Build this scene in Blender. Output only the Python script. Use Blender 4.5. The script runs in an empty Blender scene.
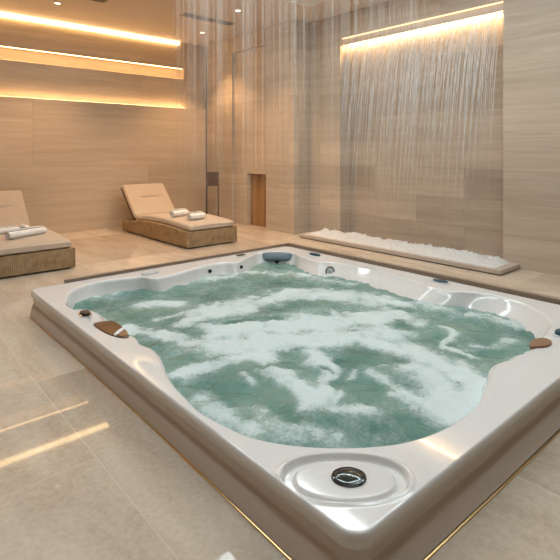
import bpy, bmesh, math, random
from mathutils import Vector, Matrix, noise
random.seed(7)
S = bpy.context.scene
COL = S.collection
PI = math.pi

# ---------------------------------------------------------------- helpers
def srgb(r, g, b):
    f = lambda c: (c/255/12.92) if c/255 <= .04045 else ((c/255+.055)/1.055)**2.4
    return (f(r), f(g), f(b), 1)

def link(o, parent=None):
    COL.objects.link(o)
    if parent: o.parent = parent
    return o

def tag(o, label=None, cat=None, group=None, kind=None):
    if label: o['label'] = label
    if cat: o['category'] = cat
    if group: o['group'] = group
    if kind: o['kind'] = kind
    return o

def empty(name, loc, rz=0):
    o = bpy.data.objects.new(name, None)
    o.location = loc; o.rotation_euler = (0, 0, rz); o.empty_display_size = .1
    return link(o)

def obj(name, bm, mat, parent=None, smooth=False, angle=None):
    bmesh.ops.recalc_face_normals(bm, faces=bm.faces)
    me = bpy.data.meshes.new(name)
    bm.to_mesh(me); bm.free()
    me.materials.append(mat)
    if smooth:
        for p in me.polygons: p.use_smooth = True
        if angle: me.set_sharp_from_angle(angle=math.radians(angle))
    o = bpy.data.objects.new(name, me)
    return link(o, parent)

def box(bm, x0, x1, y0, y1, z0, z1, bev=0, M=None):
    t = bmesh.new()
    bmesh.ops.create_cube(t, size=1)
    bmesh.ops.scale(t, vec=(x1-x0, y1-y0, z1-z0), verts=t.verts)
    bmesh.ops.translate(t, vec=((x0+x1)/2, (y0+y1)/2, (z0+z1)/2), verts=t.verts)
    if bev:
        bmesh.ops.bevel(t, geom=t.edges[:], offset=bev, segments=3, profile=.5, affect='EDGES')
    join(bm, t, M)

def join(bm, t, M=None):
    if M is not None: bmesh.ops.transform(t, matrix=M, verts=t.verts)
    me = bpy.data.meshes.new('tmp'); t.to_mesh(me); t.free()
    bm.from_mesh(me); bpy.data.meshes.remove(me)

def boxes(*bs, bev=0):
    bm = bmesh.new()
    for b in bs: box(bm, *b, bev=bev)
    return bm

def loft(bm, rings, closed=True, cap0=True, cap1=True):
    vs = [[bm.verts.new(p) for p in r] for r in rings]
    n = len(rings[0])
    for a, b in zip(vs, vs[1:]):
        for i in range(n if closed else n-1):
            j = (i+1) % n
            bm.faces.new((a[i], a[j], b[j], b[i]))
    if cap0: bm.faces.new(vs[0][::-1])
    if cap1: bm.faces.new(vs[-1])
    return vs

def lathe(bm, prof, n=32, M=None, sx=1, sy=1):
    """prof: list of (radius, height); revolved about Z, then transformed"""
    t = bmesh.new()
    rings = [[(r*sx*math.cos(2*PI*i/n), r*sy*math.sin(2*PI*i/n), h) for i in range(n)] for r, h in prof]
    loft(t, rings)
    join(bm, t, M)

def tube(bm, pts, r, n=6):
    rings = []
    for k, p in enumerate(pts):
        p = Vector(p)
        a = Vector(pts[max(k-1, 0)]); b = Vector(pts[min(k+1, len(pts)-1)])
        d = (b-a).normalized()
        u = d.orthogonal().normalized() if abs(d.z) < .9 else Vector((1, 0, 0)).cross(d).normalized()
        v = d.cross(u)
        rr = r[k] if isinstance(r, (list, tuple)) else r
        rings.append([p + rr*(math.cos(2*PI*i/n)*u + math.sin(2*PI*i/n)*v) for i in range(n)])
    loft(bm, rings)

def frame_M(loc, zaxis, xaxis=None):
    z = Vector(zaxis).normalized()
    x = Vector(xaxis) if xaxis else z.orthogonal()
    x = (x - x.dot(z)*z).normalized()
    y = z.cross(x)
    m = Matrix((x, y, z)).transposed().to_4x4()
    m.translation = Vector(loc)
    return m

# ---------------------------------------------------------------- materials
class NT:
    def __init__(self, name):
        self.m = bpy.data.materials.new(name); self.m.use_nodes = True
        self.t = self.m.node_tree; self.t.nodes.clear()
        self.out = self.n('ShaderNodeOutputMaterial')
    def n(self, typ, ins=None, **kw):
        nd = self.t.nodes.new(typ)
        for k, v in kw.items(): setattr(nd, k, v)
        for k, v in (ins or {}).items():
            s = nd.inputs[k]
            if hasattr(v, 'bl_rna') and isinstance(v, bpy.types.NodeSocket): self.t.links.new(v, s)
            else: s.default_value = v
        return nd
    def l(self, a, b): self.t.links.new(a, b)
    def math(self, op, a, b=None, clamp=False):
        nd = self.n('ShaderNodeMath', {0: a} if b is None else {0: a, 1: b}, operation=op); nd.use_clamp = clamp
        return nd.outputs[0]
    def mixc(self, f, a, b, blend='MIX'):
        nd = self.n('ShaderNodeMix', data_type='RGBA', blend_type=blend)
        for i, v in ((0, f), (6, a), (7, b)):
            if isinstance(v, bpy.types.NodeSocket): self.l(v, nd.inputs[i])
            else: nd.inputs[i].default_value = v
        return nd.outputs[2]
    def ramp(self, f, stops):
        nd = self.n('ShaderNodeValToRGB'); self.l(f, nd.inputs[0])
        e = nd.color_ramp.elements
        while len(e) < len(stops): e.new(.5)
        for i, (p, c) in enumerate(stops):
            e[i].position = p; e[i].color = c if not isinstance(c, (int, float)) else (c, c, c, 1)
        return nd.outputs[0]
    def pos(self): return self.n('ShaderNodeNewGeometry').outputs['Position']
    def objc(self): return self.n('ShaderNodeTexCoord').outputs['Object']
    def scale(self, v, s):
        return self.n('ShaderNodeMapping', {0: v, 3: s}).outputs[0]
    def noise(self, v, scale, detail=4, rough=.55, dist=0):
        return self.n('ShaderNodeTexNoise', {'Vector': v, 'Scale': scale, 'Detail': detail, 'Roughness': rough, 'Distortion': dist}).outputs[0]
    def bump(self, h, strength, dist=.01):
        return self.n('ShaderNodeBump', {'Height': h, 'Strength': strength, 'Distance': dist}).outputs[0]
    def pbsdf(self, **ins):
        b = self.n('ShaderNodeBsdfPrincipled', {k.replace('_', ' '): v for k, v in ins.items()})
        self.l(b.outputs[0], self.out.inputs[0]); return b

def plain(name, col, rough=.5, metal=0, coat=0, spec=.5):
    t = NT(name)
    n = t.noise(t.objc(), 60, 3)
    c = t.mixc(n, tuple(x*.94 for x in col[:3])+(1,), tuple(min(1, x*1.05) for x in col[:3])+(1,))
    t.pbsdf(Base_Color=c, Roughness=rough, Metallic=metal, Coat_Weight=coat, Specular_IOR_Level=spec)
    return t.m

def emit(name, col, s):
    t = NT(name)
    e = t.n('ShaderNodeEmission', {0: col, 1: s}); t.l(e.outputs[0], t.out.inputs[0])
    return t.m

def stone(name, c1, c2, tw, th, off=.5, ou=0., oz=0., tone=.12, rough=.35):
    """veined travertine slabs on a vertical wall: u = x+y, v = z"""
    t = NT(name)
    p = t.n('ShaderNodeSeparateXYZ', {0: t.pos()})
    u = t.math('ADD', p.outputs[0], p.outputs[1])
    u2 = t.math('ADD', u, ou); z2 = t.math('ADD', p.outputs[2], oz)
    v = t.n('ShaderNodeCombineXYZ', {0: u2, 1: z2}).outputs[0]
    br = t.n('ShaderNodeTexBrick', {'Vector': v, 'Color1': (0, 0, 0, 1), 'Color2': (1, 1, 1, 1), 'Mortar': (.5, .5, .5, 1),
             'Scale': 1, 'Mortar Size': .0016, 'Mortar Smooth': .1, 'Bias': 0, 'Brick Width': tw, 'Row Height': th}, offset=off)
    tile = br.outputs[0]
    sh = t.n('ShaderNodeCombineXYZ', {0: u, 1: t.math('MULTIPLY', tile, 7.3), 2: z2}).outputs[0]
    veins = t.noise(t.scale(sh, (.38, 1, 6.5)), 1.5, 7, .64, .35)
    fine = t.noise(t.scale(sh, (3, 1, 40)), 1.5, 4, .6)
    f = t.math('ADD', t.math('MULTIPLY', veins, .75), t.math('MULTIPLY', fine, .25))
    c = t.ramp(f, [(.3, c1), (.5, tuple((a+b)/2 for a, b in zip(c1, c2))), (.68, c2)])
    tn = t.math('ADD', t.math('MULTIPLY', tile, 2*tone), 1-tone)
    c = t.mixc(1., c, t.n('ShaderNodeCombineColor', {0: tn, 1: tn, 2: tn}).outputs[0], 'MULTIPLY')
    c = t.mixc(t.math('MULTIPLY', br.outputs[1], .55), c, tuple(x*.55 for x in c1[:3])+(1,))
    b = t.pbsdf(Base_Color=c, Roughness=rough, Specular_IOR_Level=.4)
    t.l(t.bump(t.math('SUBTRACT', t.math('MULTIPLY', f, .4), br.outputs[1]), .25, .004), b.inputs['Normal'])
    return t.m

def floor_mat():
    t = NT('polished_floor_stone')
    p = t.n('ShaderNodeSeparateXYZ', {0: t.pos()})
    # slabs run along Y: brick u = y, v = x
    u = t.math('ADD', p.outputs[1], -2.0+.875*6); v_ = t.math('ADD', p.outputs[0], -.755+1.18*6)
    v = t.n('ShaderNodeCombineXYZ', {0: u, 1: v_}).outputs[0]
    br = t.n('ShaderNodeTexBrick', {'Vector': v, 'Color1': (0, 0, 0, 1), 'Color2': (1, 1, 1, 1), 'Mortar': (.5, .5, .5, 1),
             'Scale': 1, 'Mortar Size': .0022, 'Mortar Smooth': .1, 'Bias': 0, 'Brick Width': 1.75, 'Row Height': 1.18}, offset=.5)
    tile = br.outputs[0]
    sh = t.n('ShaderNodeCombineXYZ', {0: p.outputs[0], 1: p.outputs[1], 2: t.math('MULTIPLY', tile, 9.)}).outputs[0]
    cloud = t.noise(t.scale(sh, (2.6, .8, 1)), 1.5, 8, .62, .8)
    speck = t.noise(sh, 42, 5, .7)
    f = t.math('ADD', t.math('MULTIPLY', cloud, .6), t.math('MULTIPLY', speck, .4))
    c = t.ramp(f, [(.3, FLOOR1), (.5, FLOOR2), (.7, FLOOR3)])
    tn = t.math('ADD', t.math('MULTIPLY', tile, .26), .87)
    c = t.mixc(1., c, t.n('ShaderNodeCombineColor', {0: tn, 1: tn, 2: tn}).outputs[0], 'MULTIPLY')
    c = t.mixc(t.math('MULTIPLY', br.outputs[1], .5), c, FLOORG)
    r = t.math('ADD', t.math('MULTIPLY', speck, .02), .02)
    b = t.pbsdf(Base_Color=c, Roughness=r, Specular_IOR_Level=.28)
    t.l(t.bump(br.outputs[1], -.3, .002), b.inputs['Normal'])
    return t.m

FLOOR1, FLOOR2, FLOOR3, FLOORG = (.38,.30,.22,1), (.53,.44,.345,1), (.66,.57,.46,1), (.68,.60,.50,1)
M_floor = floor_mat()
M_wall_b = stone('travertine_back', (.50,.375,.255,1), (.69,.55,.40,1), 2.75, 1.01, .33, ou=1.1, oz=-.02, tone=.10)
M_wall_r = stone('travertine_blocks', (.41,.325,.24,1), (.59,.49,.385,1), 1.35, .355, .5, ou=.2, oz=.02, tone=.11)
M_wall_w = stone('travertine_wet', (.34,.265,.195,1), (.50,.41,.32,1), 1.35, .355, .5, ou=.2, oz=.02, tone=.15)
M_wall_x = stone('travertine_plain', (.36,.28,.21,1), (.50,.41,.32,1), 1.6, .8, .5)
M_ceil = plain('ceiling_paint', (.62,.52,.43,1), .7)
M_acryl = plain('white_acrylic', (.70,.685,.668,1), .09, coat=.4)
M_skirt = plain('beige_acrylic', (.56,.48,.41,1), .2, coat=.3)
M_brass = plain('brass_trim', (.62,.42,.2,1), .3, 1)
M_bronze = plain('dark_bronze', (.09,.06,.04,1), .4, .6)
M_upst = plain('brown_stone_edge', (.27,.20,.145,1), .4)
M_black = plain('black_plastic', (.015,.016,.018,1), .25)
M_chrome = plain('chrome', (.75,.75,.75,1), .12, 1)
M_dchrome = plain('dark_chrome', (.10,.11,.11,1), .12, .8)
M_head = plain('slate_cushion', (.16,.22,.26,1), .4)
M_grey = plain('grey_plastic', (.42,.46,.47,1), .3)
M_teal = plain('teal_plastic', (.012,.06,.09,1), .25)
M_panelb = plain('brown_panel', (.10,.042,.014,1), .25, coat=.2)
M_panelt = plain('tan_panel', (.25,.13,.07,1), .3, coat=.2)
M_disp = plain('display_strip', (.75,.78,.78,1), .2)
M_towel = plain('white_towelling', (.80,.77,.73,1), .95)
M_cream = plain('cream_towelling', (.70,.58,.44,1), .95)
M_lampw = plain('dark_walnut', (.06,.03,.016,1), .45)
M_slab = plain('pale_stone_slab', (.50,.42,.35,1), .35)
M_trayw = plain('dark_wood_tray', (.12,.06,.03,1), .4)
M_white = plain('white_paint', (.75,.72,.68,1), .5)
M_ventg = plain('vent_grey', (.36,.29,.23,1), .6)
M_vents = plain('vent_slat', (.22,.175,.135,1), .6)
WARM = (1, .60, .25, 1)
M_cove = emit('cove_light', (1, .66, .31, 1), 8.5)
M_led = emit('warm_led', (1, .61, .27, 1), 11.0)
M_led2 = emit('warm_led_ledge', (1, .61, .27, 1), 22.0)
M_wfled = emit('waterfall_led', (1, .66, .32, 1), 95.0)
M_down = emit('downlight_lamp', (1, .78, .52, 1), 5)
M_edge = emit('header_edge_light', (1, .68, .36, 1), 2.2)
M_panel = emit('ceiling_panel_light', (.87, .97, 1, 1), 12.0)

def wicker():
    t = NT('woven_wicker')
    v = t.objc()
    w1 = t.n('ShaderNodeTexWave', {'Vector': v, 'Scale': 30, 'Distortion': .8}, bands_direction='Z').outputs[1]
    q = t.n('ShaderNodeSeparateXYZ', {0: v})
    u = t.math('ADD', q.outputs[0], q.outputs[1])
    w2 = t.n('ShaderNodeTexWave', {'Vector': t.n('ShaderNodeCombineXYZ', {0: u}).outputs[0], 'Scale': 17, 'Distortion': .9}, bands_direction='X').outputs[1]
    n = t.noise(v, 14, 4)
    h = t.math('MULTIPLY', t.math('ADD', w1, w2), .5)
    c = t.ramp(t.math('ADD', t.math('MULTIPLY', h, .42), t.math('MULTIPLY', n, .58)), [(.25, (.12,.07,.033,1)), (.5, (.30,.19,.09,1)), (.75, (.48,.33,.18,1))])
    b = t.pbsdf(Base_Color=c, Roughness=.55)
    t.l(t.bump(h, .5, .004), b.inputs['Normal'])
    return t.m
def fabric(name, col):
    t = NT(name)
    v = t.objc()
    n = t.noise(v, 220, 2); n2 = t.noise(v, 5, 3)
    c = t.mixc(t.math('MULTIPLY', t.math('ADD', n, n2), .5), tuple(x*.82 for x in col[:3])+(1,), tuple(x*1.12 for x in col[:3])+(1,))
    b = t.pbsdf(Base_Color=c, Roughness=.9, Sheen_Weight=.2)
    t.l(t.bump(n, .15, .003), b.inputs['Normal'])
    return t.m
def wood():
    t = NT('niche_wood')
    v = t.scale(t.objc(), (14, 14, .8))
    n = t.noise(v, 2.2, 6, .6, .5)
    c = t.ramp(n, [(.3, (.20,.10,.035,1)), (.55, (.35,.19,.07,1)), (.75, (.45,.26,.10,1))])
    t.pbsdf(Base_Color=c, Roughness=.35)
    return t.m
M_wick = wicker(); M_fab = fabric('tan_fabric', (.52,.42,.325,1)); M_wood = wood()

def water_mat():
    t = NT('spa_water')
    fo = t.n('ShaderNodeAttribute', attribute_name='foam').outputs['Fac']
    v = t.objc()
    fine = t.noise(v, 26, 6, .65)
    bub = t.n('ShaderNodeTexVoronoi', {'Vector': v, 'Scale': 55}).outputs['Distance']
    f = t.math('ADD', fo, t.math('MULTIPLY', t.math('SUBTRACT', fine, .5), .42))
    f = t.math('ADD', f, t.math('MULTIPLY', t.math('SUBTRACT', bub, .4), .22))
    big = t.noise(v, 3.2, 4, .6)
    teal = t.ramp(big, [(.3, WAT1), (.52, WAT2), (.72, WAT3)])
    c = t.mixc(t.ramp(f, [(.06, 0.), (.28, .20), (.5, .58), (.85, 1.)]), teal, FOAMC)
    r = t.ramp(f, [(.2, .06), (.7, .45)])
    b = t.pbsdf(Base_Color=c, Roughness=r, IOR=1.33)
    h = t.math('ADD', t.math('MULTIPLY', fine, 1.), t.math('MULTIPLY', bub, -.3))
    t.l(t.bump(h, .5, .012), b.inputs['Normal'])
    return t.m
WAT1, WAT2, WAT3, FOAMC = (.065,.16,.138,1), (.125,.245,.21,1), (.22,.315,.255,1), (.60,.68,.685,1)
M_water = water_mat()

def strand_mat(name, ztop, zbot, atop, abot, col, rough=.15, brk=1.):
    t = NT(name)
    q = t.n('ShaderNodeSeparateXYZ', {0: t.pos()})
    g = t.n('ShaderNodeMapRange', {0: q.outputs[2], 1: zbot, 2: ztop, 3: abot, 4: atop}).outputs[0]
    n = t.noise(t.scale(t.pos(), (55, 55, 3.5)), 1., 4, .7)
    a = t.math('MULTIPLY', g, t.math('ADD', t.math('MULTIPLY', t.math('SUBTRACT', n, .5), 3.2*brk), 1.), clamp=True)
    tr = t.n('ShaderNodeBsdfTransparent')
    b = t.n('ShaderNodeBsdfPrincipled', {'Base Color': col, 'Roughness': rough, 'Specular IOR Level': .6})
    tl = t.n('ShaderNodeBsdfTranslucent', {'Color': col})
    m0 = t.n('ShaderNodeMixShader', {0: .5, 1: b.outputs[0], 2: tl.outputs[0]})
    m = t.n('ShaderNodeMixShader', {0: a, 1: tr.outputs[0], 2: m0.outputs[0]})
    t.l(m.outputs[0], t.out.inputs[0])
    return t.m
M_fall = strand_mat('falling_water', 2.6, .8, .62, .06, (.97, .97, .97, 1))
M_rain = strand_mat('rain_water', 3.2, .6, .05, .004, (.88, .86, .83, 1), brk=.45)

def foam_mat():
    t = NT('white_foam')
    v = t.objc()
    n = t.noise(v, 40, 5, .7)
    c = t.ramp(n, [(.3, (.62,.60,.57,1)), (.6, (.82,.81,.79,1))])
    b = t.pbsdf(Base_Color=c, Roughness=.6)
    t.l(t.bump(n, .8, .02), b.inputs['Normal'])
    return t.m
M_foam = foam_mat()

# ---------------------------------------------------------------- room
CZ = 3.26; YB = 7.88; XR = 5.38; XN = 5.05
def struct(name, bm, mat):
    return tag(obj(name, bm, mat), kind='structure')
struct('floor', boxes((-2.8, 6.0, -2.8, 8.2, -.1, 0)), M_floor)
struct('ceiling', boxes((-2.8, 6.0, -2.8, 8.2, CZ, CZ+.15)), M_ceil)
SX = 4.61; UP = .08
struct('wall_back', boxes(
    (-2.8, 6.0, YB+UP+.12, 8.2, 0, CZ),
    (-2.8, XN, YB+UP, YB+UP+.12, 2.78, CZ),
    (SX, XN, YB+UP, YB+UP+.12, 2.588, 2.78),
    (-2.8, XN, YB+UP, YB+UP+.12, 2.05, 2.588),
    (-2.8, XN, YB, YB+UP+.12, 0, 2.05)), M_wall_b)
struct('wall_right', boxes(
    (5.8, 6.0, -2.8, YB+.2, 0, CZ),
    (XN, 5.8, 5.45, 6.112, 0, CZ),
    (XN, 5.8, 7.05, YB+.2, 0, CZ),
    (XN, 5.8, 6.112, 7.05, 2.99, CZ),
    (XN+.05, 5.8, 6.68, 7.05, 0, 2.99),
    (XN+.05, 5.8, 6.112, 6.68, .885, 2.99),
    (XN+.15, 5.8, 6.112, 6.68, 0, .885),
    (XR, 5.8, -2.8, 2.43, 0, CZ),
    (XR, 5.8, 4.81, 5.45, 0, CZ),
    (XR, 5.8, 2.43, 4.81, 2.915, CZ),
    (XR+.22, 5.8, 2.43, 4.81, 0, 2.915)), M_wall_r)
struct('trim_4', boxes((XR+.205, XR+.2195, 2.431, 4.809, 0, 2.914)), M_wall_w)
struct('wall_left', boxes((-2.8, -2.6, -2.8, YB+.2, 0, CZ)), M_wall_x)
struct('wall_front', boxes((-2.6, 5.8, -2.8, -2.6, 0, CZ)), M_wall_x)
# bronze corner profile, wood back of the niche
struct('trim_1', boxes((XN-.014, XN-.001, YB-.014, YB-.001, 0, CZ-.10)), M_bronze)
struct('trim_2', boxes((XN+.125, XN+.149, 6.113, 6.679, 0, .884)), M_wood)
# raised stone edge running behind the tub
bm = boxes((1.30, 3.76, 4.105, 4.15, 0, .218), (3.70, 3.745, -1.0, 4.105, 0, .224))
struct('trim_3', bm, M_upst)

# cove light along the back wall
c = boxes((-2.6, 4.5, YB+UP-.05, YB+UP-.002, 3.2, CZ-.002))
tag(obj('cove_light', c, M_cove), 'glowing warm light strip along the top of the back wall at the ceiling', 'light strip')
# recessed light slot
YU = YB+UP
e = empty('light_slot', (0, YU+.1, 2.65))
def local(bs, o):
    l = o.location
    bm = boxes(*[(b[0]-l.x, b[1]-l.x, b[2]-l.y, b[3]-l.y, b[4]-l.z, b[5]-l.z) for b in bs]); return bm
obj('led_strip', local([(-2.59, SX-.03, YU+.006, YU+.03, 2.775, 2.7795)], e), M_led, e)
obj('led_strip', local([(-2.59, SX-.03, YU+.02, YU+.055, 2.5885, 2.592)], e), M_led, e)
tag(e, 'warm glowing recessed slot in the back wall, the upper of two under the ceiling cove', 'light strip')
tag(obj('ledge_light', boxes((-2.59, SX-.005, YB+.012, YB+.034, 2.0503, 2.0523)), M_led2),
    'thin warm light line grazing the back wall below the recessed slot', 'light strip')

# luminous ceiling panel above the tub
e = empty('ceiling_panel', (2.6, 2.6, CZ-.03))
PX0, PX1, PY0, PY1 = .2, 4.66, .2, 4.75
obj('tray', local([(PX0, PX1, PY0, PY1, CZ-.012, CZ-.002)], e), M_white, e)
QX0, QX1, QY0, QY1, QW = .62, 4.22, .62, 4.52, .30
obj('diffuser', local([(QX0, QX1, QY1-QW, QY1, CZ-.024, CZ-.012), (QX0, QX1, QY0, QY0+QW, CZ-.024, CZ-.012),
                       (QX0, QX0+QW, QY0+QW, QY1-QW, CZ-.024, CZ-.012), (QX1-QW, QX1, QY0+QW, QY1-QW, CZ-.024, CZ-.012)], e), M_panel, e)
obj('frame', local([(PX0-.04, PX1+.04, PY1, PY1+.04, CZ-.03, CZ-.001), (PX0-.04, PX1+.04, PY0-.04, PY0, CZ-.03, CZ-.001),
                    (PX0-.04, PX0, PY0, PY1, CZ-.03, CZ-.001), (PX1, PX1+.04, PY0, PY1, CZ-.03, CZ-.001)], e), M_white, e)
tag(e, 'white ceiling panel with a bright light band above the hot tub', 'ceiling light')

# downlights
def downlight(x, y, label, power=26, spot=95):
    e = empty('downlight', (x, y, CZ))
    bm = bmesh.new()
    lathe(bm, [(.052, -.001), (.055, -.006), (.040, -.008), (.037, -.004), (.037, -.001)], 24)
    obj('trim_ring', bm, M_white, e, True, 40)
    bm = bmesh.new(); lathe(bm, [(.036, -.002), (.036, -.005)], 24)
    obj('lamp', bm, M_down, e)
    tag(e, label, 'downlight', 'ceiling downlights')
    L = bpy.data.lights.new('downlight_spot', 'SPOT'); L.energy = power; L.color = (1, .62, .33)
    L.spot_size = math.radians(spot); L.spot_blend = .7; L.shadow_soft_size = .035
    o = bpy.data.objects.new('downlight_beam', L); o.location = (0, 0, -.03); link(o, e)
downlight(2.096, 6.95, 'leftmost small round downlight in the ceiling, near the cove light', 115.0)
downlight(4.444, 7.054, 'small round downlight in the ceiling nearest the corner of the two walls', 115.0)
downlight(4.13, 5.622, 'small round downlight in the ceiling, the rightmost and nearest the bright ceiling panel', 115.0)
# ceiling air vents
def vent(x0, x1, y, label):
    e = empty('air_vent', ((x0+x1)/2, y, CZ))
    w = .085; bs = []
    obj('frame', local([(x0, x1, y-w, y-w+.015, CZ-.012, CZ-.001), (x0, x1, y+w-.015, y+w, CZ-.012, CZ-.001),
                        (x0, x0+.015, y-w+.015, y+w-.015, CZ-.012, CZ-.001), (x1-.015, x1, y-w+.015, y+w-.015, CZ-.012, CZ-.001)], e), M_ventg, e)
    for k in range(5):
        yy = y-w+.032+k*.0265
        obj('slat', local([(x0+.015, x1-.015, yy-.004, yy+.008, CZ-.009, CZ-.002)], e), M_vents, e)
    tag(e, label, 'air vent', 'ceiling air vents')
vent(3.62, 4.52, 6.29, 'dark slotted air vent in the ceiling near the wall corner')
vent(1.66, 2.56, 6.42, 'dark slotted air vent in the ceiling at the top edge, left of centre')

# ---------------------------------------------------------------- waterfall
e = empty('water_spout', (XR+.16, 3.62, 2.86))
obj('fascia', local([(XR+.07, XR+.09, 2.44, 4.80, 2.822, 2.914)], e), M_slab, e)
obj('spout_bar', local([(XR+.15, XR+.204, 2.44, 4.80, 2.835, 2.865)], e), M_slab, e)
obj('lip', local([(XR+.135, XR+.15, 2.44, 4.80, 2.842, 2.85)], e), M_bronze, e)
tag(e, 'long stone water spout under the lit header of the waterfall recess', 'water spout')
e = empty('waterfall_light', (XR+.05, 3.62, 3.0))
obj('light_tube', local([(XR+.095, XR+.115, 2.45, 4.79, 2.83, 2.845)], e), M_wfled, e)
obj('edge_glow', local([(XR+.03, XR+.06, 2.44, 4.80, 2.906, 2.914)], e), M_edge, e)
tag(e, 'warm light bar along the top edge of the waterfall recess', 'light strip')
# basin slab
bm = bmesh.new(); box(bm, 4.92, 5.375, 2.25, 5.22, .012, .055, bev=.004)
o = obj('basin_slab', bm, M_slab); 
b2 = boxes((4.94, 5.37, 2.27, 5.20, 0, .012)); q = obj('shadow_base', b2, M_bronze, o)
tag(o, 'low stone slab along the foot of the waterfall wall', 'slab')
# splashing foam
bm = bmesh.new()
nx, ny = 26, 200
g = [[None]*(ny+1) for _ in range(nx+1)]
for i in range(nx+1):
    for j in range(ny+1):
        x = 4.975+.385*i/nx; y = 2.34+2.8*j/ny
        ed = min(1, min(i, nx-i)/4, min(j, ny-j)/8)
        p = Vector((x*9, y*9, 3.1)); n1 = noise.fractal(p, .8, 2.1, 4)
        n2 = abs(noise.noise(Vector((x*45, y*45, 1.7))))
        back = i/nx
        z = .056 + ed*max(.002, (.014+.034*back) + .02*n1 + .05*n2*back)
        jx = .02*noise.noise(Vector((y*14, 5, 0)))*(1-ed)
        g[i][j] = bm.verts.new((x+jx, y, z))
for i in range(nx):
    for j in range(ny): bm.faces.new((g[i][j], g[i+1][j], g[i+1][j+1], g[i][j+1]))
tag(obj('splash_foam', bm, M_foam, None, True), 'white splashing foam on the slab below the waterfall', 'foam', kind='stuff')
# falling strands of the waterfall
bm = bmesh.new()
rnd = random.Random(11)
for k in range(300):
    y0 = 2.47 + 2.3*rnd.random()
    clump = noise.noise(Vector((y0*3.3, 4.2, 0)))
    clump2 = noise.noise(Vector((y0*5.1, 8.2, 0)))
    push = .07 + .16*rnd.random()**1.3
    drop = 2.73 if rnd.random() < .45 else .5+1.4*rnd.random()+.5*max(0, clump)
    dy = min(.10+.20*rnd.random(), max(0., 4.80-y0+.1))
    r0 = (.002 + .0065*rnd.random()**2.6)*(1+1.2*max(0, clump2))
    pts = []; rs = []
    N = 12
    x0 = XR+.115
    for i in range(N+1):
        s = i/N; z = 2.835-drop*s
        tt = math.sqrt(max(0, 2.835-z)/2.73)
        pts.append((x0+.012-push*tt, y0+dy*tt+.006*noise.noise(Vector((k, z*3, 0))), z))
        rs.append(r0*(.55+.6*math.sin(PI*min(1, s*1.1+.1)))*(1-.4*s))
    tube(bm, pts, rs, 4)
o = obj('waterfall', bm, M_fall, None, True)
tag(o, 'sheet of falling water strands in the lit wall recess', 'waterfall', kind='stuff')
# overhead rain curtain above the tub
bm = bmesh.new()
def strand(x, y, r):
    z0 = CZ-.021; z1 = .12
    x += rnd.gauss(0, .05); y += rnd.gauss(0, .05)
    tube(bm, [(x, y, z0), (x, y, 2.2), (x, y, 1.2), (x, y, z1)], [r, r*.9, r*.7, r*.5], 4)
for k in range(210):
    strand(2.02+1.28*rnd.random(), 3.55, .005+.014*rnd.random()**1.5)
for k in range(170):
    strand(3.3, 2.12+1.43*rnd.random(), .005+.014*rnd.random()**1.5)
tag(obj('rain_curtain', bm, M_rain, None, True), 'thin vertical streams of water falling from the ceiling over the tub', 'falling water', kind='stuff')

# ---------------------------------------------------------------- hot tub
TX0, TX1, TY0, TY1, TZ = 1.025, 3.67, .855, 4.085, .2
WZ = .1
LIP = [(1.122, 3.577), (1.224, 3.812), (1.35, 3.921), (1.512, 3.977), (1.795, 3.899), (1.875, 3.786), (2.0, 3.763), (2.418, 3.881), (2.664, 3.884), (2.765, 3.796), (2.987, 3.898), (3.247, 3.996), (3.468, 3.802), (3.411, 3.589), (3.385, 3.31), (3.462, 3.186), (3.479, 2.953), (3.512, 2.672), (3.462, 2.311), (3.394, 2.094), (3.427, 1.919), (3.541, 1.75), (3.555, 1.571), (3.488, 1.386), (3.353, 1.234), (3.243, 1.16), (3.081, 1.123), (2.959, 1.106), (2.85, 1.085), (2.739, 1.073), (2.681, 1.081), (2.623, 1.072), (2.589, 1.093), (2.543, 1.094), (2.495, 1.088), (2.447, 1.106), (2.396, 1.113), (2.325, 1.102), (2.218, 1.058), (2.093, 1.016), (1.935, 0.977), (1.748, 0.975), (1.585, 1.003), (1.448, 1.058), (1.301, 1.164), (1.18, 1.293), (1.102, 1.426), (1.068, 1.57), (1.053, 1.708), (1.067, 1.84), (1.082, 1.962), (1.111, 2.094), (1.143, 2.18), (1.181, 2.302), (1.199, 2.421), (1.181, 2.528), (1.201, 2.635), (1.191, 2.694), (1.189, 2.844), (1.19, 2.981), (1.202, 3.092), (1.198, 3.238), (1.169, 3.319), (1.12, 3.347), (1.106, 3.443)]
def catmull(P, sub):
    out = []
    n = len(P)
    for i in range(n):
        p0, p1, p2, p3 = [Vector(P[(i+k-1) % n]) for k in range(4)]
        for s in range(sub):
            t = s/sub
            out.append(.5*((2*p1)+(p2-p0)*t+(2*p0-5*p1+4*p2-p3)*t*t+(3*p1-p0-3*p2+p3)*t**3))
    return out
lipc = catmull(LIP, 16)
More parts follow.
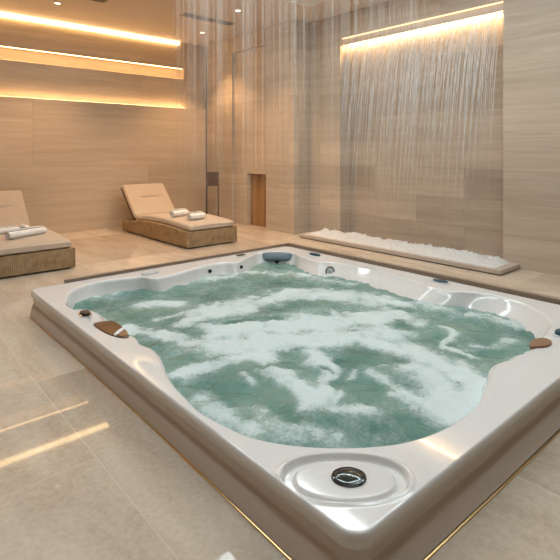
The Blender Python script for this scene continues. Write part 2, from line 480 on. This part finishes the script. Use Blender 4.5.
# light smoothing
for _ in range(3):
    n = len(lipc)
    lipc = [(lipc[i-1]+2*lipc[i]+lipc[(i+1) % n])/4 for i in range(n)]
fine_ = []
for i, p in enumerate(lipc):               # finer spacing around the filter dish
    q = lipc[(i+1) % len(lipc)]
    m = 4 if (p-Vector((1.2, 1.06))).length < .55 else 1
    fine_ += [p+(q-p)*(k/m) for k in range(m)]
lipc = fine_
CEN = Vector((2.33, 2.47))
RC = .07
def outer_pt(p, ins=0.):
    d = (p-CEN).normalized()
    x0, x1, y0, y1 = TX0+ins, TX1-ins, TY0+ins, TY1-ins
    tx = ((x1 if d.x > 0 else x0)-CEN.x)/d.x if abs(d.x) > 1e-9 else 1e9
    ty = ((y1 if d.y > 0 else y0)-CEN.y)/d.y if abs(d.y) > 1e-9 else 1e9
    q = CEN+d*min(tx, ty)
    r = max(.005, RC-ins)
    # round the corner: pull into the corner circle
    cx = min(max(q.x, x0+r), x1-r); cy = min(max(q.y, y0+r), y1-r)
    c = Vector((cx, cy)); v = q-c
    inx = q.x < x0+r or q.x > x1-r; iny = q.y < y0+r or q.y > y1-r
    if inx and iny and v.length > r:
        # intersect the ray with the corner circle
        b = d.dot(CEN-c); cc = (CEN-c).length_squared-r*r
        q = CEN+d*(-b+math.sqrt(max(0, b*b-cc)))
    return q
DISH_C = Vector((1.205, 1.058)); DU = Vector((.754, -.657)).normalized(); DV = Vector((.657, .754)).normalized()
def sst(a, b, x):
    t = min(1, max(0, (x-a)/(b-a))); return t*t*(3-2*t)
def rim_h(p):
    h = 0.
    d = p-DISH_C; u = d.dot(DU)/.215; v = d.dot(DV)
    v = v/(.118 if v > 0 else .128)
    r = (abs(u)**2.2+abs(v)**2.2)**(1/2.2)
    h += .005*math.exp(-((r-1.0)/.05)**2)
    h -= .020*sst(.98, .90, r)
    h += .013*sst(.80, .72, r)
    # shallow recess beside the control panel
    d = p-Vector((1.165, 3.085)); r2 = math.hypot(d.x/.05, d.y/.085)
    h -= .010*sst(1.1, .6, r2)
    # pillow swells along the near-side seats
    for (cx, cy, a, b, hh) in ((1.13, 2.30, .06, .20, .010), (2.45, 1.06, .30, .07, .010), (1.15, 3.24, .05, .06, .006)):
        d = p-Vector((cx, cy)); h += hh*math.exp(-(d.x/a)**2-(d.y/b)**2)
    return h
tub = empty('hot_tub', (2.34, 2.47, 0))
TO = Vector((2.34, 2.47, 0))
def tobj(name, bm, mat, parent=None, smooth=True, angle=35):
    bmesh.ops.translate(bm, vec=-TO, verts=bm.verts)
    return obj(name, bm, mat, parent or tub, smooth, angle)
M_ = len(lipc)
rings = []
def ring(fn): rings.append([fn(p) for p in lipc])
for ins, z in ((.012, TZ-.05), (.0, TZ-.045), (.0, TZ-.016), (.003, TZ-.004), (.008, TZ)):
    ring(lambda p: (*outer_pt(p, ins), z))
NR = 80
for k in range(1, NR+1):
    def f(p, s=k/NR):
        a = outer_pt(p, .008); q = a+(p-a)*s
        h = rim_h(q)*sst(0, .06, s)*sst(1, .96, s)
        return (q.x, q.y, TZ+h)
    ring(f)
WALL = [(.006, TZ-.0015), (.013, TZ-.006), (.019, TZ-.014), (.023, TZ-.028), (.032, TZ-.06), (.05, WZ), (.075, .05), (.10, .02)]
def inn(p, ins, z=None):
    d = (CEN-p).normalized()
    if z is not None and z < TZ-.02:      # the wall leans in more on the right-hand seats
        ins += .085*max(0, -d.x)**1.5*min(1.3, (TZ-.02-z)/.08)
    return p+d*ins
def wall_point(x, y, z):
    t = Vector((x, y)); p = min(lipc, key=lambda q: (q-t).length)
    for (i0, z0), (i1, z1) in zip(WALL, WALL[1:]):
        if z0 >= z >= z1: return inn(p, i0+(i1-i0)*(z0-z)/(z0-z1), z), (CEN-p).normalized()
for ins, z in WALL:
    ring(lambda p: (*inn(p, ins, z), z))
bm = bmesh.new(); loft(bm, rings, True, False, False)
tobj('rim_shell', bm, M_acryl, angle=None)
# skirt
SK = [(.012, .158), (.010, .150), (.012, .118), (.016, .108), (.015, .098), (.006, .085), (-.004, .045), (-.018, .012)]
bm = bmesh.new()
def skirt_pt(p, i):
    if i < 0:
        d = (p-CEN).normalized(); i *= max(.1, 1-max(0, -d.x)**2*1.1+.6*max(0, -d.y)**2)
    return outer_pt(p, i)
loft(bm, [[(*skirt_pt(p, i), z) for p in lipc] for i, z in SK], True, False, False)
tobj('skirt', bm, M_skirt, angle=None)
bm = bmesh.new()
loft(bm, [[(*skirt_pt(p, i), z) for p in lipc] for i, z in [(.0, .0), (-.022, .0), (-.022, .006), (.0, .012)]], True, False, False)
tobj('base_trim', bm, M_brass)
# dish cap
h0 = TZ+rim_h(DISH_C)
CM = Matrix.Translation((1.214, 1.048, h0)) @ Matrix.Rotation(-.72, 4, 'Z') @ Matrix.Diagonal((1, .80, 1, 1))
bm = bmesh.new(); lathe(bm, [(.056, -.004), (.058, .003), (.055, .009), (.049, .011), (.046, .008)], 40, CM)
cap = tobj('filter_cap', bm, M_dchrome)
bm = bmesh.new(); lathe(bm, [(.046, .006), (.046, .009), (.04, .012), (.02, .015), (.0005, .0155)], 40, CM)
tobj('cap_dome', bm, M_dchrome, cap)
# control panels
def pad(name, pts, mat, z0, z1, parent=None):
    c = catmull(pts, 8)
    for _ in range(2): c = [(c[i-1]+2*c[i]+c[(i+1) % len(c)])/4 for i in range(len(c))]
    cc = sum(c, Vector((0, 0)))/len(c)
    bm = bmesh.new()
    rs = [[(*(cc+(p-cc)*s), z) for p in c] for s, z in ((1, z0), (1, z1-.003), (.97, z1), (.6, z1+.001))]
    loft(bm, rs, True, False, True)
    return tobj(name, bm, mat, parent)
p1 = pad('control_panel', [(1.108,2.99),(1.16,3.0),(1.215,2.96),(1.222,2.86),(1.205,2.73),(1.185,2.65),(1.15,2.66),(1.115,2.76),(1.103,2.88)], M_panelb, TZ-.004, TZ+.007)
p1['label'] = 'brown left control panel'
pad('display', [(1.132,2.735),(1.205,2.80),(1.212,2.775),(1.137,2.712)], M_disp, TZ+.004, TZ+.011, p1)
pad('button_field', [(1.145,2.70),(1.207,2.755),(1.205,2.72),(1.185,2.668),(1.158,2.672)], M_panelt, TZ+.004, TZ+.010, p1)
p2 = pad('control_panel', [(2.73,1.085),(2.79,1.115),(2.88,1.11),(2.91,1.07),(2.88,1.035),(2.80,1.035)], M_panelt, TZ-.004, TZ+.014)
p2['label'] = 'tan right control panel'
# knobs and caps on the rim
def capobj(name, x, y, a, b, h, mat, ang=0, base=None, z=TZ, label=None):
    bm = bmesh.new()
    Mx = Matrix.Translation((x, y, z)) @ Matrix.Rotation(ang, 4, 'Z')
    lathe(bm, [(1, -.004), (1, h*.6), (.92, h*.9), (.6, h), (.001, h*1.02)], 28, Mx @ Matrix.Diagonal((a, b, 1, 1)))
    o = tobj(name, bm, mat)
    if base:
        bm = bmesh.new(); lathe(bm, [(1.3, -.004), (1.3, .004), (1.05, .008)], 28, Mx @ Matrix.Diagonal((a, b, 1, 1)))
        tobj('bezel', bm, base, o)
    if label: o['label'] = label
    return o
capobj('air_knob', 1.13, 3.19, .030, .05, .022, M_black, .0, M_chrome, TZ+.005, 'black knob with chrome bezel')
capobj('air_knob', 3.075, 1.055, .05, .032, .024, M_teal, .0, M_grey, TZ, 'dark teal knob')
capobj('rim_cap', 1.95, 3.935, .085, .055, .012, M_grey, .15, None, TZ, 'grey oval cap')
capobj('rim_cap', 2.96, 3.985, .06, .03, .014, M_black, .1, M_grey, TZ, 'dark oval cap')
capobj('rim_cap', 3.555, 3.52, .03, .075, .018, M_teal, -.05, None, TZ, 'dark blue oval cap beside the headrest')
capobj('rim_cap', 3.575, 2.12, .035, .065, .018, M_teal, 0, M_grey, TZ, 'dark teal oval cap')
# headrest at the far corner
dn = Vector((-.69, -.72, .45)).normalized(); up = Vector((.36, .36, .86)); 
HM = frame_M((3.325, 3.845, .168), dn, Vector((.70, -.70, 0)))
bm = bmesh.new()
rs = []
NH = 48
def sq(w0, w1, h, s, z):
    r = []
    for i in range(NH):
        a = 2*PI*i/NH; ca, sa = math.cos(a), math.sin(a)
        x = math.copysign(abs(ca)**.45, ca); y = math.copysign(abs(sa)**.45, sa)
        w = w0+(w1-w0)*(y+1)/2
        r.append((x*w*s, y*h*s+.0, z - .10*(x*w*s)**2*6))
    return r
for s, z in ((.93, -.045), (1, -.03), (1, .0), (.95, .016), (.8, .026), (.4, .032), (.05, .033)):
    rs.append(sq(.135, .165, .044, s, z))
t = bmesh.new(); loft(t, rs); join(bm, t, HM)
tobj('headrest', bm, M_head)
# jets on the inner wall
def jet(x, y, z, n, r, big=False):
    bm = bmesh.new(); Mx = frame_M((x, y, z), n)
    lathe(bm, [(r, -.015), (r, .006), (r*.9, .014), (r*.72, .014), (r*.66, .004)], 28, Mx)
    o = tobj('jet', bm, M_chrome if big else M_dchrome)
    bm = bmesh.new()
    lathe(bm, [(r*.66, .002), (r*.66, .006), (r*.45, .008), (r*.3, .016), (r*.12, .018), (.0005, .012)], 24, Mx)
    tobj('nozzle', bm, M_black if not big else M_grey, o)
    o['label'] = 'large chrome jet' if big else 'small dark jet'
for x, y, z, r, big in ((3.46, 3.20, .128, .050, True), (2.52, 3.85, .142, .018, False), (2.83, 3.80, .148, .018, False), (3.36, 3.90, .112, .022, False)):
    wp, wn = wall_point(x, y, z)
    jet(wp.x+.004*wn.x, wp.y+.004*wn.y, z, (wn.x, wn.y, .3), r, big)
tag(tub, 'large square white hot tub full of foaming water, with a beige skirt', 'hot tub')

# ---------------------------------------------------------------- water
STROKES = [([(1.651, 3.449), (1.861, 3.298)], 0.07, 0.7),
 ([(1.354, 3.046), (1.461, 2.814), (1.566, 2.57)], 0.07, 0.85),
 ([(1.705, 2.913), (1.944, 2.921), (2.213, 2.864)], 0.09, 0.85),
 ([(1.914, 3.005), (2.391, 2.967), (2.775, 2.92), (2.998, 2.576), (3.117, 2.231)], 0.16, 0.8),
 ([(1.818, 2.616), (2.083, 2.48), (2.387, 2.316), (2.705, 2.143)], 0.17, 1.0),
 ([(1.677, 2.413), (1.954, 2.232), (2.228, 2.076), (2.543, 1.935)], 0.14, 1.0),
 ([(1.25, 2.235), (1.385, 2.223), (1.597, 2.202), (1.778, 2.188)], 0.08, 0.75),
 ([(1.778, 2.188), (1.698, 1.98), (1.649, 1.771), (1.601, 1.618)], 0.09, 0.9),
 ([(2.006, 2.027), (1.884, 1.755), (1.663, 1.626)], 0.07, 0.8),
 ([(2.389, 1.893), (2.438, 1.668), (2.395, 1.37), (2.336, 1.169)], 0.1, 1.0),
 ([(2.336, 1.169), (2.149, 1.163), (1.975, 1.174)], 0.12, 1.0),
 ([(2.257, 1.428), (2.196, 1.251), (2.107, 1.175)], 0.13, 0.95),
 ([(2.728, 2.179), (2.942, 2.105), (2.896, 1.87)], 0.1, 0.75),
 ([(2.919, 1.749), (2.857, 1.614), (2.64, 1.549), (2.621, 1.359)], 0.03, 0.75),
 ([(2.0, 1.449), (1.966, 1.323), (1.98, 1.227)], 0.06, 0.6),
 ([(1.225, 1.923), (1.207, 1.737), (1.242, 1.607)], 0.07, 0.6),
 ([(1.382, 1.751), (1.391, 1.525), (1.439, 1.341)], 0.07, 0.45),
 ([(1.601, 1.618), (1.623, 1.482), (1.734, 1.363)], 0.05, 0.55),
 ([(2.04, 1.65), (2.026, 1.511), (1.937, 1.386)], 0.05, 0.6),
 ([(1.466, 3.918), (1.916, 3.87), (2.393, 3.756), (2.781, 3.754)], 0.09, 0.45),
 ([(2.841, 3.754), (3.158, 3.324), (3.271, 2.81)], 0.1, 0.4),
 ([(3.209, 2.251), (3.289, 1.922), (3.344, 1.478), (3.349, 1.275)], 0.09, 0.45),
 ([(1.61, 3.102), (1.806, 3.1)], 0.05, 0.5),
 ([(2.661, 1.453), (2.865, 1.373), (3.033, 1.329)], 0.05, 0.4),
 ([(1.509, 2.037), (1.438, 1.861), (1.422, 1.75)], 0.03, 0.5),
 ([(1.678, 1.551), (2.002, 1.652), (2.159, 1.61)], 0.025, 0.5)]
HOLES = [([(1.909, 2.735), (2.055, 2.659), (2.239, 2.579)], 0.035, 0.8),
 ([(3.028, 2.212), (3.072, 2.051)], 0.03, 0.6),
 ([(1.373, 1.918), (1.457, 1.794), (1.514, 1.694)], 0.07, 0.8),
 ([(1.613, 2.087), (1.8, 1.957)], 0.045, 0.7),
 ([(2.027, 1.792), (2.095, 1.715)], 0.035, 0.8),
 ([(1.794, 1.658), (1.848, 1.556), (1.932, 1.482)], 0.05, 0.8),
 ([(1.904, 1.833), (1.867, 1.739)], 0.02, 0.7),
 ([(2.338, 2.091), (2.498, 2.02)], 0.02, 0.4),
 ([(2.362, 2.993), (2.721, 3.045)], 0.04, 0.4)]
wall = [inn(p, .04, WZ) for p in lipc]
wx = [p.x for p in wall]; wy = [p.y for p in wall]
def inside(x, y):
    c = False; n = len(wall); j = n-1
    for i in range(n):
        if (wy[i] > y) != (wy[j] > y) and x < (wx[j]-wx[i])*(y-wy[i])/(wy[j]-wy[i])+wx[i]: c = not c
        j = i
    return c
def segd(p, a, b):
    ab = b-a; t = max(0, min(1, (p-a).dot(ab)/max(1e-9, ab.length_squared)))
    return (p-a-ab*t).length, t
ST = [([Vector(q) for q in pts], w, s) for pts, w, s in STROKES]
HO = [([Vector(q) for q in pts], w, s) for pts, w, s in HOLES]
def sfield(p, L):
    v = 0
    for pts, w, s in L:
        dd = min(segd(p, a, b)[0] for a, b in zip(pts, pts[1:]))
        if dd < w*2.2: v = max(v, s*math.exp(-(dd/w)**2*1.1))
    return v
def foam_at(x, y):
    w1 = noise.noise(Vector((x*3.1, y*3.1, .3))); w2 = noise.noise(Vector((x*3.1, y*3.1, 9.3)))
    w3 = noise.noise(Vector((x*9, y*9, 2.3))); w4 = noise.noise(Vector((x*9, y*9, 7.3)))
    p = Vector((x+.05*w1+.022*w3, y+.05*w2+.022*w4))
    f = sfield(p, ST)
    h = sfield(p, HO)
    n = noise.fractal(Vector((x*5, y*5, 4.)), .7, 2.1, 5)
    n2 = noise.fractal(Vector((x*16, y*16, 1.)), .8, 2.1, 3)
    f = f*(1+.30*n+.18*n2) - h*(.95+.2*n)
    q = Vector((x*3.6+.35*w1, y*3.6+.35*w2, .5))
    dd = noise.voronoi(q)[0][0]
    f += .10 + .16*n + .09*n2 - .34*sst(.46, .14, dd)*(.5+.5*min(1, max(0, n*2+.5)))
    return f
STEP = .0115
nx = int((max(wx)-min(wx))/STEP)+2; ny = int((max(wy)-min(wy))/STEP)+2
x0 = min(wx)-STEP/2; y0 = min(wy)-STEP/2
bm = bmesh.new()
fl = bm.verts.layers.float.new('foam')
V = {}
ins = [[inside(x0+i*STEP, y0+j*STEP) for j in range(ny+1)] for i in range(nx+1)]
def vert(i, j):
    if (i, j) not in V:
        x = x0+i*STEP; y = y0+j*STEP
        f = foam_at(x, y)
        a = noise.fractal(Vector((x*3.2, y*3.2, 0)), .9, 2., 3)
        b = 1-abs(noise.fractal(Vector((x*7.5+2*a*.3, y*7.5, 5.)), .8, 2.1, 4))*1.6
        z = WZ + .013*a + .013*b - .012 + .010*max(0, min(1, f))
        v = bm.verts.new((x, y, z)); v[fl] = f
        V[(i, j)] = v
    return V[(i, j)]
for i in range(nx):
    for j in range(ny):
        if ins[i][j] or ins[i+1][j] or ins[i][j+1] or ins[i+1][j+1]:
            bm.faces.new((vert(i, j), vert(i+1, j), vert(i+1, j+1), vert(i, j+1)))
tag(obj('water', bm, M_water, None, True), 'churning green water with white foam filling the hot tub', 'water', kind='stuff')

# ---------------------------------------------------------------- loungers
def side_top(y):   # top edge of the wicker side, y measured from the foot
    return .218+.036*math.sin(PI*min(1, max(0, y/1.5)))-.045*sst(1.3, 1.95, y)
def mat_top(y):    # top of the seat cushion
    return .305+.028*math.sin(PI*min(1, max(0, y/1.45)))-.03*sst(1.2, 1.6, y)
W = .37
def section(hw, h, r):
    """rounded slab outline, x in [-hw, hw], z in [-h/2, h/2], evenly spaced along top and bottom"""
    r = min(r, h/2-.0005); o = []
    for cx, cz, a0 in ((hw-r, h/2-r, 0), (-hw+r, h/2-r, 90), (-hw+r, -h/2+r, 180), (hw-r, -h/2+r, 270)):
        for k in range(6):
            a = math.radians(a0+18*k); o.append((cx+r*math.cos(a), cz+r*math.sin(a)))
        if a0 in (0, 180):
            sg = 1 if a0 == 0 else -1
            for k in range(1, 18): o.append((sg*(hw-r)*(1-2*k/18), sg*h/2))
    return o
def make_lounger(loc):
    e = empty('sun_lounger', loc)
    # wicker base: two curved side panels, foot panel, head panel, deck
    def side(s):
        bm = bmesh.new(); n = 28; rs = []
        for k in range(n+1):
            y = 1.95*k/n; zt = side_top(y)
            xo = s*(W+.02); xi = s*(W-.03)
            rs.append([(xi, y, .02), (xo+s*.004, y, .02), (xo, y, zt-.012), (xo-s*.012, y, zt), (xi, y, zt)])
        loft(bm, rs); return bm
    for s in (-1, 1): obj('side_panel', side(s), M_wick, e, True, 40)
    bm = bmesh.new()
    n = 10; rs = []
    for k in range(n+1):
        x = -(W+.022)+(2*W+.044)*k/n
        rs.append([(x, -.028, .02), (x, -.016, .215), (x, -.004, .222), (x, .03, .222), (x, .03, .02)])
    loft(bm, rs); obj('foot_panel', bm, M_wick, e, True, 40)
    bm = bmesh.new(); box(bm, -W-.02, W+.02, 1.951, 1.985, .02, .172, bev=.008); obj('head_panel', bm, M_wick, e)
    bm = bmesh.new(); box(bm, -W+.032, W-.032, .032, 1.948, .0, .16); obj('inner_frame', bm, M_bronze, e)
    # seat cushion
    bm = bmesh.new(); n = 40; rs = []
    NP = 40; th = .085; hw = W-.012
    for k in range(n+1):
        s = k/n; y = -.02+1.60*s
        endr = min(1, math.sqrt(max(0, 1-(1-min(1, s*1.60/.03))**2)) if s*1.6 < .03 else 1, math.sqrt(max(0, 1-(1-min(1, (1-s)*1.6/.03))**2)) if (1-s)*1.6 < .03 else 1)
        endr = max(.5, endr)
        zt = mat_top(y); zc = zt-th/2
        r = []
        for X, Z in section(hw-.012*(1-endr), th*endr, .03):
            crown = .006*(1-(X/hw)**2) if Z > 0 else 0
            r.append((X, y, zc+Z+crown))
        rs.append(r)
    loft(bm, rs); obj('seat_cushion', bm, M_fab, e, True, 55)
    # backrest cushion and its frame
    ang = math.atan2(.455, .47)
    L = .66
    bm = bmesh.new(); n = 60; rs = []
    d = Vector((0, math.cos(ang), math.sin(ang))); nn = Vector((0, -math.sin(ang), math.cos(ang)))
    base = Vector((0, 1.575, .272))
    for k in range(n+1):
        s = k/n
        q = min(s, 1-s)*L
        endr = max(.45, math.sqrt(max(0, 1-(1-min(1, q/.03))**2)))
        tuft = .024*math.exp(-((s-.55)/.028)**2)
        r = []
        for X, Z in section(hw-.012*(1-endr), .076*endr, .025):
            if Z > 0: Z += .008*(1-(X/hw)**2) - tuft*sst(.20, .11, abs(X))
            r.append(base+d*(L*s)+nn*(Z-.038)+Vector((X, 0, 0)))
        rs.append(r)
    loft(bm, rs); obj('back_cushion', bm, M_fab, e, True, 55)
    bm = bmesh.new()
    FM = Matrix((Vector((1, 0, 0)), d, nn)).transposed().to_4x4(); FM.translation = base-nn*.098
    box(bm, -W+.01, W-.01, -.02, L+.005, 0, .022, bev=.006, M=FM)
    obj('back_frame', bm, M_bronze, e)
    bm = bmesh.new()
    for s in (-1, 1): tube(bm, [(s*.25, 1.80, .15), (s*.25, 1.98, .55)], .010, 8)
    tube(bm, [(-.25, 1.98, .55), (.25, 1.98, .55)], .010, 8); tube(bm, [(-.25, 1.80, .15), (.25, 1.80, .15)], .010, 8)
    obj('back_support', bm, M_bronze, e)
    return e
l1 = make_lounger((3.632, 5.525, 0))
tag(l1, 'wicker sun lounger with tan cushions near the wall corner, the right one of two', 'sun lounger', 'wicker sun loungers')
l2 = l1.copy(); COL.objects.link(l2); l2.location = (1.425, 5.44, 0)
for ch in list(l1.children):
    q = ch.copy(); COL.objects.link(q); q.parent = l2
l2['label'] = 'wicker sun lounger with tan cushions cut off by the left edge of the view'

# ---------------------------------------------------------------- towels
def roll(name, loc, ang, L, r, mat, label, group, turns=2.2, flat=.86):
    """a rolled towel: spiral cross-section swept along its axis"""
    bm = bmesh.new(); N = 64; th = .011; rs = []
    out = []; inn_ = []
    for i in range(N+1):
        a = 2*PI*turns*i/N; rr = r*(.18+.82*i/N)
        out.append((rr*math.cos(a), rr*math.sin(a))); inn_.append(((rr-th)*math.cos(a), (rr-th)*math.sin(a)))
    sec = out+inn_[::-1]
    n = 14
    rd = random.Random(int(L*1000))
    for k in range(n+1):
        s = k/n; x = (s-.5)*L; sw = 1-.10*abs(2*s-1)**4+.025*math.sin(s*9+L*30)
        rs.append([(x, p[0]*sw, (p[1]*flat)*sw) for p in sec])
    loft(bm, rs)
    mnz = min(v.co.z for v in bm.verts)
    bmesh.ops.translate(bm, vec=(0, 0, -mnz), verts=bm.verts)
    o = obj(name, bm, mat, None, True, 50)
    o.location = loc; o.rotation_euler = (0, 0, ang)
    return tag(o, label, 'towel', group)
def folded(name, loc, ang, sx, sy, h, mat, label, group):
    bm = bmesh.new()
    for k in range(3):
        box(bm, -sx/2+.004*k, sx/2-.003*k, -sy/2, sy/2-.004*k, k*h/3, (k+1)*h/3-.0005, bev=h/8)
    o = obj(name, bm, mat, None, True, 40); o.location = loc; o.rotation_euler = (0, 0, ang)
    return tag(o, label, 'towel', group)
def seat_z(l, y): return mat_top(y-l.location.y)+.004
A = math.radians
def puton(l, x, y): return (x, y, seat_z(l, y))
G = 'towels on the sun loungers'
roll('rolled_towel', puton(l1, 3.50, 6.16), A(12), .27, .07, M_towel, 'white rolled towel farther back on the right lounger, near its backrest', G)
roll('rolled_towel', puton(l1, 3.555, 5.80), A(10), .26, .07, M_towel, 'white rolled towel nearer the foot of the right lounger', G)
folded('folded_towel', puton(l1, 3.70, 6.04), A(15), .20, .14, .045, M_cream, 'cream folded towel between the two white rolls on the right lounger', G)
roll('rolled_towel', puton(l2, 1.44, 5.83), A(22), .44, .060, M_towel, 'long white rolled towel in front on the left lounger', G)
roll('rolled_towel', puton(l2, 1.24, 6.13), A(12), .40, .050, M_towel, 'off-white rolled towel behind the long one on the left lounger', G)
roll('rolled_towel', puton(l2, 1.50, 6.17), A(60), .11, .056, M_towel, 'small round rolled towel beside the back of the left lounger', G)

# ---------------------------------------------------------------- floor lantern
LX, LY = 4.73, 7.185
e = empty('floor_lantern', (LX, LY, 0), math.atan2(LX, -LY)+A(3))
bm = bmesh.new(); hw = .112
for (a, b) in (((-hw, hw, -hw, -hw+.014)), ((-hw, hw, hw-.014, hw))) if False else (): pass
box(bm, -hw, hw, -hw, hw, .885, .905, bev=.004); obj('top_plate', bm, M_lampw, e)
bm = bmesh.new(); box(bm, -hw+.008, hw-.008, -hw+.008, hw-.008, .685, .885); obj('shade', bm, plain('walnut_veneer', (.11,.055,.028,1), .5), e)
bm = bmesh.new(); box(bm, -hw, hw, -hw, hw, .668, .685, bev=.003); obj('bottom_plate', bm, M_lampw, e)
for sx in (-1, 1):
    for sy in (-1, 1):
        bm = bmesh.new(); box(bm, sx*(hw-.012)-.007, sx*(hw-.012)+.007, sy*(hw-.012)-.007, sy*(hw-.012)+.007, 0, .668)
        obj('leg', bm, M_lampw, e)
tag(e, 'tall dark wooden floor lantern on thin legs in the corner behind the right lounger', 'lamp')

# ---------------------------------------------------------------- world, camera, view
w = bpy.data.worlds.new('World'); S.world = w; w.use_nodes = True
w.node_tree.nodes['Background'].inputs[0].default_value = (.9, .85, .8, 1)
w.node_tree.nodes['Background'].inputs[1].default_value = .05
cam = bpy.data.cameras.new('camera'); co = bpy.data.objects.new('camera', cam); COL.objects.link(co)
co.location = (0, 0, 1.25); co.rotation_euler = (PI/2, 0, A(48.8-90))
cam.sensor_fit = 'HORIZONTAL'; cam.sensor_width = 36; cam.lens = 36*490/560
cam.shift_x = 0; cam.shift_y = -128/560; cam.clip_start = .05; cam.clip_end = 60
S.camera = co
v = S.view_settings
v.view_transform = 'Standard'; v.look = 'None'; v.gamma = 1; v.use_curve_mapping = False; v.exposure = 0.12
S.display_settings.display_device = 'sRGB'
S.cycles.transparent_max_bounces = 40
S.cycles.max_bounces = 8; S.cycles.diffuse_bounces = 6
S.cycles.sample_clamp_indirect = 6
S.cycles.use_denoising = True
